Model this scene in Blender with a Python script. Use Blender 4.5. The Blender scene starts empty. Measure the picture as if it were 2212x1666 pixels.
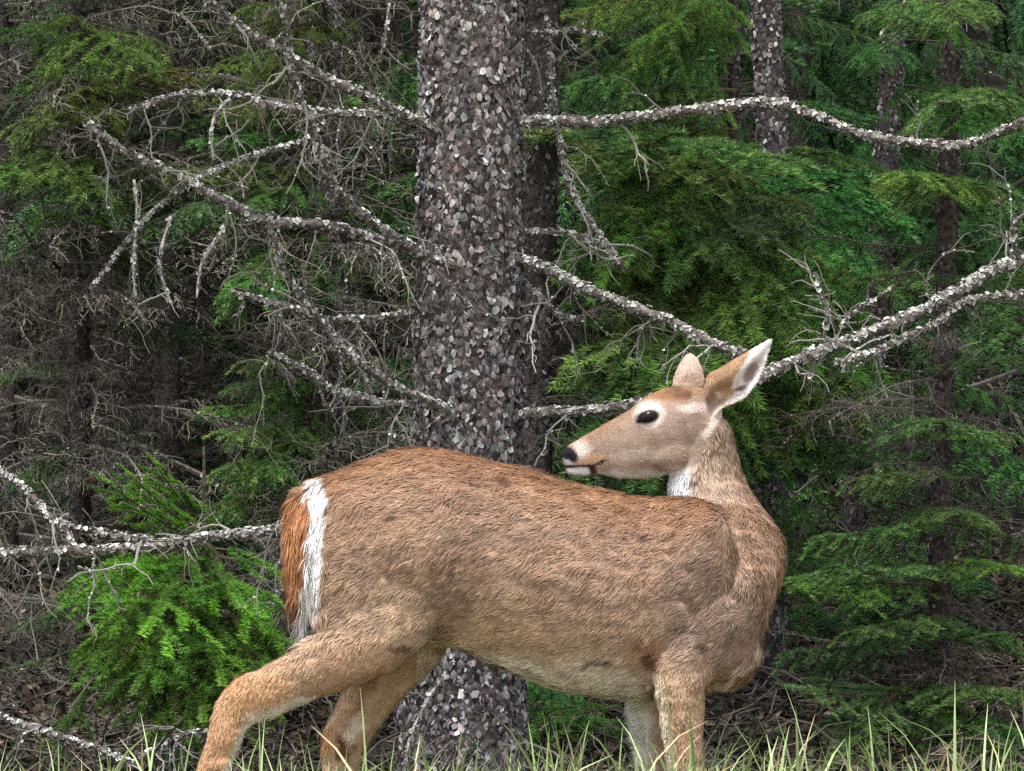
import bpy, math, random
import numpy as np
from mathutils import Vector, Matrix, Euler

R = math.radians
rng = np.random.default_rng(7)
random.seed(7)
sc = bpy.context.scene
COL = sc.collection

# ------------------------------------------------------------------ camera, sky, sun, exposure
CAM = np.array([0.0, -12.0, 0.60])
PITCH = math.atan(447 / 12000)
cd = bpy.data.cameras.new("camera"); cam = bpy.data.objects.new("camera", cd); COL.objects.link(cam)
cam.location = CAM; cam.rotation_euler = (math.pi / 2 + PITCH, 0, 0)
cd.sensor_width = 36; cd.lens = 36 * 12000 / 2212; cd.clip_start = 0.1; cd.clip_end = 500
sc.camera = cam
SUN_EL, SUN_AZ = R(68), R(205)           # azimuth seen from +Y, clockwise: high behind the camera, to its left
w = bpy.data.worlds.new("World"); sc.world = w; w.use_nodes = True
nt = w.node_tree; bg = nt.nodes["Background"]
sky = nt.nodes.new("ShaderNodeTexSky"); sky.sky_type = 'NISHITA'; sky.sun_disc = False
sky.sun_elevation = SUN_EL; sky.sun_rotation = SUN_AZ; sky.dust_density = 3.0; sky.air_density = 1.0
hs = nt.nodes.new("ShaderNodeHueSaturation"); hs.inputs['Saturation'].default_value = 0.35
nt.links.new(sky.outputs[0], hs.inputs['Color']); nt.links.new(hs.outputs[0], bg.inputs[0])
bg.inputs[1].default_value = 0.085
ld = bpy.data.lights.new("sun", 'SUN'); ld.energy = 1.5; ld.angle = R(14); ld.color = (1.0, 0.96, 0.9)
sun = bpy.data.objects.new("sun", ld); COL.objects.link(sun)
sdir = Vector((math.sin(SUN_AZ) * math.cos(SUN_EL), math.cos(SUN_AZ) * math.cos(SUN_EL), math.sin(SUN_EL)))
sun.rotation_euler = sdir.to_track_quat('Z', 'Y').to_euler(); sun.location = (-4, -10, 14)
sc.view_settings.view_transform = 'Standard'; sc.view_settings.look = 'None'
sc.view_settings.exposure = 2.02; sc.view_settings.gamma = 1.0
sc.render.engine = 'CYCLES'
cy = sc.cycles
cy.max_bounces = 4; cy.diffuse_bounces = 1; cy.glossy_bounces = 1; cy.transmission_bounces = 2; cy.transparent_max_bounces = 4
cy.use_denoising = False; cy.sample_clamp_indirect = 4.0

# ------------------------------------------------------------------ helpers
FW = np.array([0, math.cos(PITCH), math.sin(PITCH)]); UP = np.array([0, -math.sin(PITCH), math.cos(PITCH)])
def P(px, py, y):
    """photo position (2212 wide) at depth y -> world point"""
    d = np.array([px - 1106.0, 0, 0]) + UP * (833.0 - py) + FW * 12000.0
    return CAM + d * ((y - CAM[1]) / d[1])
def D(px, py, y):
    """the doe's own frame: a millimetre grid in its body plane"""
    return np.array([(px - 1106) / 1000.0, y, (1880 - py) / 1000.0])
def lin(c):
    c = np.asarray(c, float) / 255.0
    return np.where(c <= 0.04045, c / 12.92, ((c + 0.055) / 1.055) ** 2.4)
def unit(v):
    v = np.asarray(v, float)
    return v / np.maximum(np.linalg.norm(v, axis=-1, keepdims=True), 1e-9)
def sstep(a, b, x):
    t = np.clip((x - a) / (b - a), 0, 1); return t * t * (3 - 2 * t)
def hash3(i, j, k, s=0):
    h = (i * 374761393 + j * 668265263 + k * 2147483647 + s * 1274126177) & 0xFFFFFFFF
    h = ((h ^ (h >> 13)) * 1274126177) & 0xFFFFFFFF
    return ((h ^ (h >> 16)) & 0xFFFF) / 65535.0
def vnoise(p, s=0):
    p = np.asarray(p, float); i = np.floor(p).astype(np.int64); f = p - i; f = f * f * (3 - 2 * f)
    r = 0
    for dx in (0, 1):
        for dy in (0, 1):
            for dz in (0, 1):
                wgt = (f[:, 0] if dx else 1 - f[:, 0]) * (f[:, 1] if dy else 1 - f[:, 1]) * (f[:, 2] if dz else 1 - f[:, 2])
                r = r + wgt * hash3(i[:, 0] + dx, i[:, 1] + dy, i[:, 2] + dz, s)
    return r

class MB:
    """collects triangles with a colour per vertex"""
    def __init__(s): s.v, s.t, s.c, s.n = [], [], [], 0
    def add(s, V, T, c=(1, 1, 1)):
        V = np.asarray(V, float).reshape(-1, 3); T = np.asarray(T, int).reshape(-1, 3)
        c = np.broadcast_to(np.asarray(c, float), (len(V), 3))
        s.v.append(V); s.t.append(T + s.n); s.c.append(c); s.n += len(V)
    def tube(s, pts, rad, n=5, c=(1, 1, 1), cap=True):
        V, T = tube(pts, rad, n, cap); s.add(V, T, c)
    def mesh(s, name, mat, smooth=False):
        return tri_mesh(name, np.concatenate(s.v), np.concatenate(s.t), mat, np.concatenate(s.c), smooth)

def tri_mesh(name, V, T, mat, c=None, smooth=False):
    me = bpy.data.meshes.new(name)
    me.vertices.add(len(V)); me.vertices.foreach_set("co", np.ascontiguousarray(V, np.float32).ravel())
    me.loops.add(len(T) * 3); me.loops.foreach_set("vertex_index", np.ascontiguousarray(T, np.int32).ravel())
    me.polygons.add(len(T)); me.polygons.foreach_set("loop_start", np.arange(0, len(T) * 3, 3, dtype=np.int32))
    if c is not None:
        a = me.color_attributes.new("Col", 'FLOAT_COLOR', 'POINT')
        a.data.foreach_set("color", np.concatenate([c, np.ones((len(c), 1))], 1).astype(np.float32).ravel())
    me.polygons.foreach_set("use_smooth", np.full(len(T), smooth))
    me.update(calc_edges=True); me.validate()
    if mat: me.materials.append(mat)
    return me
def tube(pts, rad, n=5, cap=True):
    pts = np.asarray(pts, float); m = len(pts); rad = np.broadcast_to(np.asarray(rad, float), (m,))
    t = np.gradient(pts, axis=0); t = unit(t)
    ref = np.array([0.13, 0.21, 0.97]) if abs(unit(pts[-1] - pts[0])[2]) < 0.85 else np.array([0.97, 0.21, 0.13])
    a = unit(np.cross(t, ref)); b = np.cross(t, a)
    th = np.arange(n) * 2 * math.pi / n
    V = pts[:, None] + rad[:, None, None] * (np.cos(th)[None, :, None] * a[:, None] + np.sin(th)[None, :, None] * b[:, None])
    V = V.reshape(-1, 3)
    i = np.arange(m - 1)[:, None] * n; j = np.arange(n)[None]; k = (j + 1) % n
    q0, q1, q2, q3 = (i + j).ravel(), (i + k).ravel(), (i + n + k).ravel(), (i + n + j).ravel()
    T = np.concatenate([np.stack([q0, q1, q2], 1), np.stack([q0, q2, q3], 1)])
    if cap:
        V = np.concatenate([V, pts[:1], pts[-1:]]); a0 = m * n; jj = np.arange(n); kk = (jj + 1) % n
        T = np.concatenate([T, np.stack([kk, jj, np.full(n, a0)], 1), np.stack([(m - 1) * n + jj, (m - 1) * n + kk, np.full(n, a0 + 1)], 1)])
    return V, T
def obj(name, me, parent=None, loc=None):
    o = bpy.data.objects.new(name, me); COL.objects.link(o)
    if parent is not None: o.parent = parent
    if loc is not None: o.location = loc
    return o
def tag(o, label=None, cat=None, group=None, kind=None):
    if label: o["label"] = label
    if cat: o["category"] = cat
    if group: o["group"] = group
    if kind: o["kind"] = kind
    return o
def spline(pts, n):
    """Catmull-Rom through the points, n samples"""
    p = np.asarray(pts, float); p = np.concatenate([[2 * p[0] - p[1]], p, [2 * p[-1] - p[-2]]])
    u = np.linspace(0, len(p) - 3 - 1e-6, n); i = u.astype(int); f = (u - i)[:, None]
    a, b, c, d = p[i], p[i + 1], p[i + 2], p[i + 3]
    return 0.5 * (2 * b + (c - a) * f + (2 * a - 5 * b + 4 * c - d) * f ** 2 + (3 * b - a - 3 * c + d) * f ** 3)

# ------------------------------------------------------------------ materials
def mat(name, rough=0.8, spec=0.2, attr=True, col=(0.5, 0.5, 0.5), tint=False, noise=None, bump=None, transl=0.0, vary=0.0):
    m = bpy.data.materials.new(name); m.use_nodes = True; t = m.node_tree; N, L = t.nodes, t.links
    b = N["Principled BSDF"]; b.inputs['Roughness'].default_value = rough; b.inputs['Specular IOR Level'].default_value = spec
    if attr:
        s = N.new("ShaderNodeVertexColor"); s.layer_name = "Col"; out = s.outputs[0]
    else:
        s = N.new("ShaderNodeRGB"); s.outputs[0].default_value = (*col, 1); out = s.outputs[0]
    def mul(x, y):
        mm = N.new("ShaderNodeMix"); mm.data_type = 'RGBA'; mm.blend_type = 'MULTIPLY'; mm.inputs[0].default_value = 1
        L.new(x, mm.inputs[6]); L.new(y, mm.inputs[7]); return mm.outputs[2]
    if tint:
        oi = N.new("ShaderNodeObjectInfo"); out = mul(out, oi.outputs['Color'])
    if noise:                                    # (scale, low, high): mottling
        tc = N.new("ShaderNodeTexCoord"); nz = N.new("ShaderNodeTexNoise"); nz.inputs['Scale'].default_value = noise[0]; nz.inputs['Detail'].default_value = 6
        L.new(tc.outputs['Object'], nz.inputs['Vector'])
        cr = N.new("ShaderNodeMapRange"); cr.inputs[1].default_value = 0.3; cr.inputs[2].default_value = 0.7
        cr.inputs[3].default_value = noise[1]; cr.inputs[4].default_value = noise[2]
        L.new(nz.outputs[0], cr.inputs[0]); cc = N.new("ShaderNodeCombineColor")
        for k in range(3): L.new(cr.outputs[0], cc.inputs[k])
        out = mul(out, cc.outputs[0])
    if bump:
        tc = N.new("ShaderNodeTexCoord"); nz = N.new("ShaderNodeTexNoise"); nz.inputs['Scale'].default_value = bump[0]; nz.inputs['Detail'].default_value = 8
        L.new(tc.outputs['Object'], nz.inputs['Vector']); bp = N.new("ShaderNodeBump")
        bp.inputs['Strength'].default_value = bump[1]; bp.inputs['Distance'].default_value = bump[2]
        L.new(nz.outputs[0], bp.inputs['Height']); L.new(bp.outputs[0], b.inputs['Normal'])
    L.new(out, b.inputs['Base Color'])
    if transl:
        tr = N.new("ShaderNodeBsdfTranslucent"); L.new(out, tr.inputs[0]); mx = N.new("ShaderNodeMixShader"); mx.inputs[0].default_value = transl
        L.new(b.outputs[0], mx.inputs[1]); L.new(tr.outputs[0], mx.inputs[2]); L.new(mx.outputs[0], N["Material Output"].inputs[0])
    return m
M_SOIL = mat("forest_soil", 0.95, 0.1, attr=True, noise=(9, 0.45, 1.5), bump=(30, 0.8, 0.03))
M_BARK = mat("bark_core", 0.95, 0.1, attr=True, noise=(60, 0.35, 1.4), bump=(90, 1.0, 0.012))
M_SCALE = mat("bark_scale", 0.9, 0.15, attr=True)
M_TWIG = mat("dead_twig", 0.9, 0.15, attr=True, tint=True)
M_LIMB = mat("lichened_limb", 0.95, 0.1, attr=True, noise=(70, 0.5, 1.4), bump=(160, 1.0, 0.006))
M_NEEDLE = mat("spruce_needle", 0.5, 0.35, attr=True, tint=True, transl=0.25)
M_GRASS = mat("grass_blade", 0.5, 0.35, attr=True, transl=0.2)
M_SKIN = mat("hide", 0.85, 0.1, attr=True)
M_FUR = mat("fur", 0.65, 0.2, attr=True)
M_EYE = mat("eye", 0.10, 0.2, attr=False, col=(0.008, 0.005, 0.006))

# ------------------------------------------------------------------ the ground: verge, forest floor, rising slope
def ground_z(x, y):
    x = np.asarray(x, float); y = np.asarray(y, float)
    z = np.interp(y, [-60, -14, -9, -4, -1.6, -0.7, 0.0, 1.5, 3.5, 6, 9, 13, 18, 26, 40, 80],
                  [-0.9, -0.85, -0.8, -0.45, -0.05, 0.06, 0.0, -0.02, 0.04, 0.22, 0.55, 1.3, 3.0, 7.0, 15, 30])
    return z + 0.03 * np.sin(1.7 * x + 0.6) * np.cos(1.3 * y) + 0.015 * np.sin(5.1 * x + 2 * y)
xs = np.concatenate([np.linspace(-70, -6, 18, endpoint=False), np.linspace(-6, 6, 150, endpoint=False), np.linspace(6, 70, 18)])
ys = np.concatenate([np.linspace(-60, -3, 30, endpoint=False), np.linspace(-3, 14, 150, endpoint=False), np.linspace(14, 80, 50)])
gx, gy = np.meshgrid(xs, ys); V = np.stack([gx.ravel(), gy.ravel(), ground_z(gx, gy).ravel()], 1)
V[:, 2] += 0.05 * (vnoise(V * np.array([3, 3, 0])) - 0.5) + 0.03 * (vnoise(V * np.array([11, 11, 0]), 3) - 0.5)
nx = len(xs); i, j = np.meshgrid(np.arange(len(ys) - 1), np.arange(nx - 1), indexing='ij'); q = (i * nx + j).ravel()
T = np.concatenate([np.stack([q, q + 1, q + nx + 1], 1), np.stack([q, q + nx + 1, q + nx], 1)])
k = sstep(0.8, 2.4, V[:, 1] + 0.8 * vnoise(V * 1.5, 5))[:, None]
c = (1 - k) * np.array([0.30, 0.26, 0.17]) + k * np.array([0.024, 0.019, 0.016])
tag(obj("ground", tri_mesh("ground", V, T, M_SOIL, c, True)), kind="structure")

# ------------------------------------------------------------------ branch and twig meshes (each shared by many branches)
def crooked(p, d, length, n, wob, grav=0.0):
    pts = [np.asarray(p, float)]; d = unit(d); st = length / n
    for _ in range(n):
        d = unit(d + rng.normal(0, wob, 3) + np.array([0, 0, -grav]))
        pts.append(pts[-1] + d * st)
    return np.array(pts)
def needles(mb, segs, dens, nl, nw, c0, c1):
    a = np.array([s[0] for s in segs]); b = np.array([s[1] for s in segs]); ln = np.linalg.norm(b - a, axis=1)
    n = int(ln.sum() * dens); k = rng.choice(len(segs), n, p=ln / ln.sum()); u = rng.random(n)[:, None]
    p = a[k] * (1 - u) + b[k] * u; t = unit(b - a)[k]
    r = unit(np.cross(t, rng.normal(size=(n, 3)))); r[:, 2] = np.abs(r[:, 2]) * 0.6 + r[:, 2] * 0.4; r = unit(r)
    ang = rng.normal(R(50), R(11), n)[:, None]; d = unit(np.cos(ang) * t + np.sin(ang) * r)
    L = nl * rng.uniform(0.7, 1.15, n)[:, None]; s = unit(np.cross(d, rng.normal(size=(n, 3)))) * nw * 0.5
    V = np.stack([p - s, p + s, p + d * L], 1).reshape(-1, 3)
    g = np.clip(0.75 * (rng.random(len(segs)) ** 1.4)[k] + 0.35 * rng.random(n), 0, 1)[:, None]
    cc = np.array(c0) * (1 - g) + np.array(c1) * g
    cc = np.repeat(cc, 3, 0)
    mb.add(V, np.arange(3 * n).reshape(-1, 3), cc)
WOOD = np.array([0.09, 0.065, 0.05])
def live_branch(name, L=1.0, droop=0.25, hang=0.35, dens=1000, nl=0.025, nw=0.0042, side=0.42, c0=(0.028, 0.070, 0.030), c1=(0.19, 0.345, 0.09)):
    mb = MB(); segs = []
    n = 12; s = np.linspace(0, 1, n)
    ax = np.stack([L * s, np.cumsum(rng.normal(0, 0.012, n)) * L, L * (-droop * s ** 1.6 + 0.10 * np.clip(s - 0.65, 0, 1))], 1)
    mb.tube(ax, np.linspace(0.009, 0.0025, n) * (0.6 + 0.4 * L), 5, WOOD)
    for a, b in zip(ax[4:-1], ax[5:]): segs.append((a, b))
    for u in np.arange(0.14, 0.985, 0.105 / L):
        for sd in (-1, 1):
            if rng.random() < 0.12: continue
            uu = min(u + rng.uniform(-0.02, 0.02), 0.99); k = uu * (n - 1); i0 = int(k); p = ax[i0] + (ax[min(i0 + 1, n - 1)] - ax[i0]) * (k - i0)
            ang = R(rng.uniform(42, 66)); l = L * side * ((1 - uu) ** 0.7 * 0.85 + 0.13) * rng.uniform(0.75, 1.15)
            d = np.array([math.cos(ang), sd * math.sin(ang), rng.uniform(-0.12, 0.1)])
            tw = crooked(p, d, l, 5, 0.05, 0.05 + hang * 0.22)
            mb.tube(tw, np.linspace(0.003, 0.0015, 6), 3, WOOD * 1.1)
            for a, b in zip(tw[1 if uu < 0.4 else 0:-1], tw[2 if uu < 0.4 else 1:]): segs.append((a, b))
            m = int(l / 0.06)
            for q in range(1, m + 1):
                v = q / (m + 1.0)
                if rng.random() < 0.14: continue
                kk = v * 5; i1 = int(kk); pp = tw[i1] + (tw[i1 + 1] - tw[i1]) * (kk - i1); td = unit(tw[i1 + 1] - tw[i1])
                sdv = unit(np.cross(td, [0, 0, 1])) * (1 if q % 2 else -1)
                dd = unit(td * 0.8 + sdv * 0.75 + np.array([0, 0, -hang * rng.uniform(0.2, 1.6)]))
                l2 = (0.065 + 0.24 * l * (1 - v)) * rng.uniform(0.7, 1.3) * (1 + 0.5 * hang)
                e = crooked(pp, dd, l2, 2, 0.05, hang * 0.25)
                segs += [(e[0], e[1]), (e[1], e[2])]
    needles(mb, segs, dens, nl, nw, c0, c1)
    return mb.mesh(name, M_NEEDLE)
def lichen_bits(mb, pts, rad, n, size=0.008, cols=((0.32, 0.345, 0.30), (0.18, 0.17, 0.165), (0.50, 0.51, 0.49), (0.34, 0.33, 0.32), (0.42, 0.44, 0.40), (0.10, 0.09, 0.085), (0.20, 0.185, 0.175), (0.07, 0.06, 0.055))):
    """small curled flakes standing on a limb"""
    k = rng.random(n) * (len(pts) - 1.001); i = k.astype(int); f = (k - i)[:, None]
    p = pts[i] * (1 - f) + pts[i + 1] * f; t = unit(pts[i + 1] - pts[i]); rr = np.broadcast_to(rad, (len(pts),))[i][:, None]
    nrm = unit(np.cross(t, rng.normal(size=(n, 3)))); nrm[:, 2] += 0.25; nrm = unit(nrm)
    a = unit(np.cross(nrm, rng.normal(size=(n, 3)))); b = np.cross(nrm, a)
    s = size * rng.uniform(0.4, 1.25, n)[:, None]; c0 = p + nrm * (rr * 0.92)
    ring = []
    for q in range(5):
        th = q * 2 * math.pi / 5 + rng.random(n)[:, None]
        ring.append(c0 + s * rng.uniform(0.6, 1.1, (n, 1)) * (np.cos(th) * a + np.sin(th) * b) + nrm * s * rng.uniform(0.1, 0.7, (n, 1)))
    V = np.stack([c0 + nrm * s * 0.12] + ring, 1).reshape(-1, 3)
    base = np.arange(n)[:, None] * 6
    T = np.concatenate([np.stack([base[:, 0], base[:, 0] + 1 + q, base[:, 0] + 1 + (q + 1) % 5], 1) for q in range(5)])
    cc = np.array(cols)[rng.integers(0, len(cols), n)] * rng.uniform(0.7, 1.25, (n, 1))
    mb.add(V, T, np.repeat(cc, 6, 0))
def dead_col(): return np.array([0.122, 0.116, 0.108]) * rng.uniform(0.4, 1.5) * np.array([1, 1, rng.uniform(0.85, 1.05)])
def dead_branch(name, L=1.0, droop=0.15, hang=0.6, fine=1.0):
    mb = MB(); n = 14
    ax = crooked((0, 0, 0), (1, 0, 0), L, n - 1, 0.07, droop * 0.08); r = np.linspace(0.008, 0.0018, n)
    mb.tube(ax, r, 5, np.array([0.13, 0.12, 0.11])); lichen_bits(mb, ax, r, int(80 * L), 0.007)
    for u in np.arange(0.08, 0.99, 0.065 / L):
        for sd in (-1, 1):
            if rng.random() < 0.2: continue
            i0 = min(int(u * (n - 1)), n - 2); p = ax[i0] + (ax[i0 + 1] - ax[i0]) * rng.random(); ang = R(rng.uniform(35, 80))
            l = L * 0.30 * ((1 - u) ** 0.6 * 0.8 + 0.2) * rng.uniform(0.4, 1.3); c = dead_col()
            tw = crooked(p, (math.cos(ang), sd * math.sin(ang), rng.uniform(-0.5, 0.25)), l, 6, 0.26, hang * 0.12)
            mb.tube(tw, np.linspace(0.0026, 0.0012, 7), 3, c, False)
            for q in range(int(l / 0.017 * fine)):
                i1 = rng.integers(0, 6); pp = tw[i1] + (tw[i1 + 1] - tw[i1]) * rng.random(); td = unit(tw[i1 + 1] - tw[i1])
                l2 = rng.uniform(0.015, 0.07)
                e = crooked(pp, td * 0.6 + rng.normal(0, 0.7, 3) + np.array([0, 0, -hang * 0.8]), l2, 3, 0.45, hang * 0.15)
                mb.tube(e, np.linspace(0.0017, 0.0011, 4), 3, dead_col() * 1.1, False)
    return mb.mesh(name, M_TWIG)
LIVE = [live_branch("spruce_spray", 1.0, d, h, side=s) for d, h, s in
        ((0.22, 0.30, 0.42), (0.35, 0.60, 0.40), (0.15, 0.15, 0.46), (0.45, 1.0, 0.34), (0.30, 0.8, 0.38))]
YOUNG = [live_branch("young_spray", 0.6, d, h, dens=1400, nl=0.019, nw=0.0032, side=0.5, c0=(0.04, 0.11, 0.02), c1=(0.16, 0.36, 0.05)) for d, h in
         ((0.35, 0.35), (0.6, 0.9), (0.2, 0.2))]
DEAD = [dead_branch("dead_spray", 1.0, d, h, f) for d, h, f in ((0.2, 0.5, 0.9), (0.5, 0.8, 1.1), (0.1, 0.3, 0.8), (0.3, 0.9, 1.2))]

# ------------------------------------------------------------------ trunks
def trunk_mesh(name, pts, rad, c, n=20, rough=0.06):
    pts = np.asarray(pts, float); L = np.linalg.norm(pts[-1] - pts[0]); m = int(max(24, L * 14))
    u = np.linspace(0, 1, len(pts)); uu = np.linspace(0, 1, m)
    path = np.stack([np.interp(uu, u, pts[:, k]) for k in range(3)], 1); r = np.interp(uu, u, rad)
    V, T = tube(path, r, n); ctr = np.concatenate([np.repeat(path, n, 0), path[:1], path[-1:]]); rr = np.concatenate([np.repeat(r, n), r[:1], r[-1:]])
    d = V - ctr; V = V + d * ((vnoise(V * np.array([30, 30, 12])) - 0.5) * 2 * rough)[:, None]
    cc = np.array(c) * (0.6 + 0.8 * vnoise(V * 18, 2))[:, None]
    return tri_mesh(name, V, T, M_BARK, cc, True), path, r
def bark_scales(path, r, z0, z1, size, cols, dens=1.0, tilt=0.5):
    """curled bark scales that stand off the trunk"""
    mb = MB(); zz = path[:, 2]; R0 = np.interp((z0 + z1) / 2, zz, r)
    n = int(2 * math.pi * R0 * (z1 - z0) / (size * size * 1.7) * dens)
    z = rng.uniform(z0, z1, n); th = rng.uniform(0, 2 * math.pi, n)
    ctr = np.stack([np.interp(z, zz, path[:, k]) for k in range(3)], 1); rr = np.interp(z, zz, r)[:, None]
    nr = np.stack([np.cos(th), np.sin(th), 0 * th], 1); tz = np.array([0, 0, 1.0]); ta = np.cross(tz, nr)
    nn = unit(nr + rng.normal(0, tilt, (n, 1)) * ta + rng.normal(-0.15, tilt, (n, 1)) * tz)
    a = unit(np.cross(tz, nn)); b = np.cross(nn, a)
    s = size * rng.uniform(0.45, 1.15, n)[:, None]
    c0 = ctr + nr * (rr + rng.uniform(-0.002, 0.006, (n, 1)))
    rings = []; ph = rng.random(n)[:, None] * 6.3
    for q in range(6):
        t = q * math.pi / 3 + ph
        rings.append(c0 + s * rng.uniform(0.55, 1.1, (n, 1)) * (np.cos(t) * a * 0.8 + np.sin(t) * b * 1.05) + nn * s * rng.uniform(-0.25, 0.35, (n, 1)))
    V = np.stack([c0 + nn * s * 0.22] + rings, 1).reshape(-1, 3); base = np.arange(n) * 7
    T = np.concatenate([np.stack([base, base + 1 + q, base + 1 + (q + 1) % 6], 1) for q in range(6)])
    cols = np.array(cols); patch = vnoise(np.stack([th * 3, z * 5, 0 * z], 1), 9)
    cc = cols[rng.integers(0, len(cols), n)] * rng.uniform(0.5, 1.3, (n, 1)) * (0.65 + 0.7 * patch)[:, None]
    ccv = np.repeat(cc, 7, 0) * rng.uniform(0.7, 1.3, (7 * n, 1)); ccv[0::7] *= 0.75
    mb.add(V, T, ccv)
    return mb.mesh("bark_scales", M_SCALE, True)

PALEC = [tuple(1.45 * q for q in c) for c in ((0.20, 0.18, 0.185), (0.15, 0.13, 0.135), (0.26, 0.24, 0.245), (0.19, 0.15, 0.14), (0.30, 0.29, 0.28), (0.11, 0.10, 0.10))]
BARKC = [(0.27, 0.25, 0.26), (0.20, 0.18, 0.19), (0.34, 0.32, 0.33), (0.12, 0.105, 0.11), (0.07, 0.06, 0.06), (0.26, 0.20, 0.185), (0.42, 0.41, 0.40), (0.31, 0.33, 0.30), (0.17, 0.15, 0.155), (0.22, 0.20, 0.205)]
DARKC = [(0.12, 0.10, 0.10), (0.08, 0.07, 0.07), (0.17, 0.15, 0.15), (0.06, 0.05, 0.05)]

class Tree:
    def __init__(s, name, label, cat, y, path_px, dia_px, top=9.0, core=(0.10, 0.085, 0.083), scales=None, size=0.014, group=None, dens=1.0):
        D_ = (y + 12) / 12000.0
        pts = [P(a, b, y) for a, b in path_px]                   # bottom first
        base = pts[0].copy(); gz = float(ground_z(base[0], y)) - 0.05
        pts[0] = np.array([base[0], y, gz])
        hi = pts[-1] + unit(pts[-1] - pts[0]) * max(0.2, top - pts[-1][2]); pts.append(hi)
        r0 = dia_px * D_ / 2; rad = np.interp([p[2] for p in pts], [gz, gz + 0.25, pts[-2][2], hi[2]], [r0 * 1.25, r0 * 1.05, r0 * 0.95, r0 * 0.25])
        s.root = obj(name, None, loc=(pts[0][0], y, gz)); tag(s.root, label, cat, group)
        s.org = np.array([pts[0][0], y, gz]); s.y = y
        loc = np.array(pts) - s.org
        me, s.path, s.r = trunk_mesh("trunk", loc, rad, core); s.trunk = obj("trunk", me, s.root)
        if scales:
            z1 = P(0, -30, y)[2] - gz
            o = obj("bark_scales", bark_scales(s.path, s.r, 0.05, z1, size, scales, dens), s.trunk); o["kind"] = "stuff"
    def at(s, z):
        return np.array([np.interp(z - s.org[2], s.path[:, 2], s.path[:, k]) for k in range(3)]) + s.org
    def branch(s, me, z, az, pitch, scale, tint=(1, 1, 1), roll=0.0, name="branch", wid=1.0):
        o = bpy.data.objects.new(name, me); COL.objects.link(o); o.parent = s.root
        p = s.at(z) - s.org; o.location = p; o.rotation_euler = (roll, -pitch, az); o.scale = (scale, scale * wid, scale * wid)
        o.color = (*tint, 1)
        return o
    def aim(s, me, px, py, dy, rise=0.12, tint=(1, 1, 1), ml=1.0, name="branch", reach=1.05, wid=None):
        """a branch from the trunk to where its tip shows"""
        t = P(px, py, s.y + dy); z = t[2] + rise * np.hypot(t[0] - s.org[0], dy); z = max(z, s.org[2] + 0.12); b = s.at(z)
        v = t - b; L = np.linalg.norm(v)
        o = s.branch(me, z, math.atan2(v[1], v[0]), math.atan2(v[2] + 0.22 * L, np.hypot(v[0], v[1])), L / ml * reach, tint, rng.uniform(-0.35, 0.35), name)
        if wid: o.scale = (o.scale[0], o.scale[0] * wid, o.scale[0] * wid)
        return o

def jit(t, a=0.18):
    return tuple(np.array(t) * rng.uniform(1 - a, 1 + a, 3) * rng.uniform(1 - a, 1 + a))

# the big trunk behind the doe, covered with grey bark scales
big = Tree("spruce_tree", "thick grey spruce trunk with flaky bark and bare lichened limbs behind the doe", "tree", 3.5,
           [(995, 1660), (1009, 930), (1014, 680), (1020, 0)], 229, top=9, scales=BARKC, size=0.0150, dens=2.6)
dark = Tree("spruce_tree", "narrow dark trunk standing close behind the thick flaky trunk", "tree", 5.2,
            [(1152, 1660), (1156, 1000), (1166, 500), (1175, 0)], 72, core=(0.05, 0.042, 0.04), scales=DARKC, size=0.012, dens=0.8)  # its shaded look is put into the darker core and scale colours
midl = Tree("spruce_tree", "slim grey lichened trunk hung with dead twigs left of the thick trunk", "tree", 6.0,
            [(690, 1660), (703, 800), (702, 400), (700, 0)], 68, scales=PALEC, size=0.014, dens=1.5)
farl = Tree("spruce_tree", "thin dark trunk buried in dead twigs, well left of the thick trunk", "tree", 6.6,
            [(170, 1660), (175, 800), (165, 0)], 42, core=(0.06, 0.05, 0.045), scales=DARKC, size=0.011, dens=0.7)
r_thin = Tree("spruce_tree", "pole-thin dark trunk beside hanging green sprays, between grey trunks", "tree", 6.2,
              [(1590, 1660), (1583, 700), (1585, 0)], 25, core=(0.06, 0.05, 0.05), scales=DARKC, size=0.009, dens=0.6)
r_pale = Tree("spruce_tree", "pale grey trunk half hidden by green sprays behind the arching bare limb", "tree", 7.2,
              [(1655, 1660), (1662, 800), (1668, 300), (1650, 0)], 66, scales=PALEC, size=0.013, dens=1.0)
r_back = Tree("spruce_tree", "broken-looking brownish trunk glimpsed between green boughs right of the pale trunk", "tree", 8.2,
              [(1845, 1660), (1850, 1100), (1900, 600), (1935, 0)], 52, scales=PALEC, size=0.013, dens=0.8)
r_edge = Tree("spruce_tree", "slender dark brown trunk with tiered green shelves near the forking limb", "tree", 4.6,
              [(2022, 1660), (2035, 900), (2050, 300), (2060, 0)], 42, core=(0.075, 0.06, 0.055), scales=DARKC, size=0.010, dens=0.9)

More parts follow.
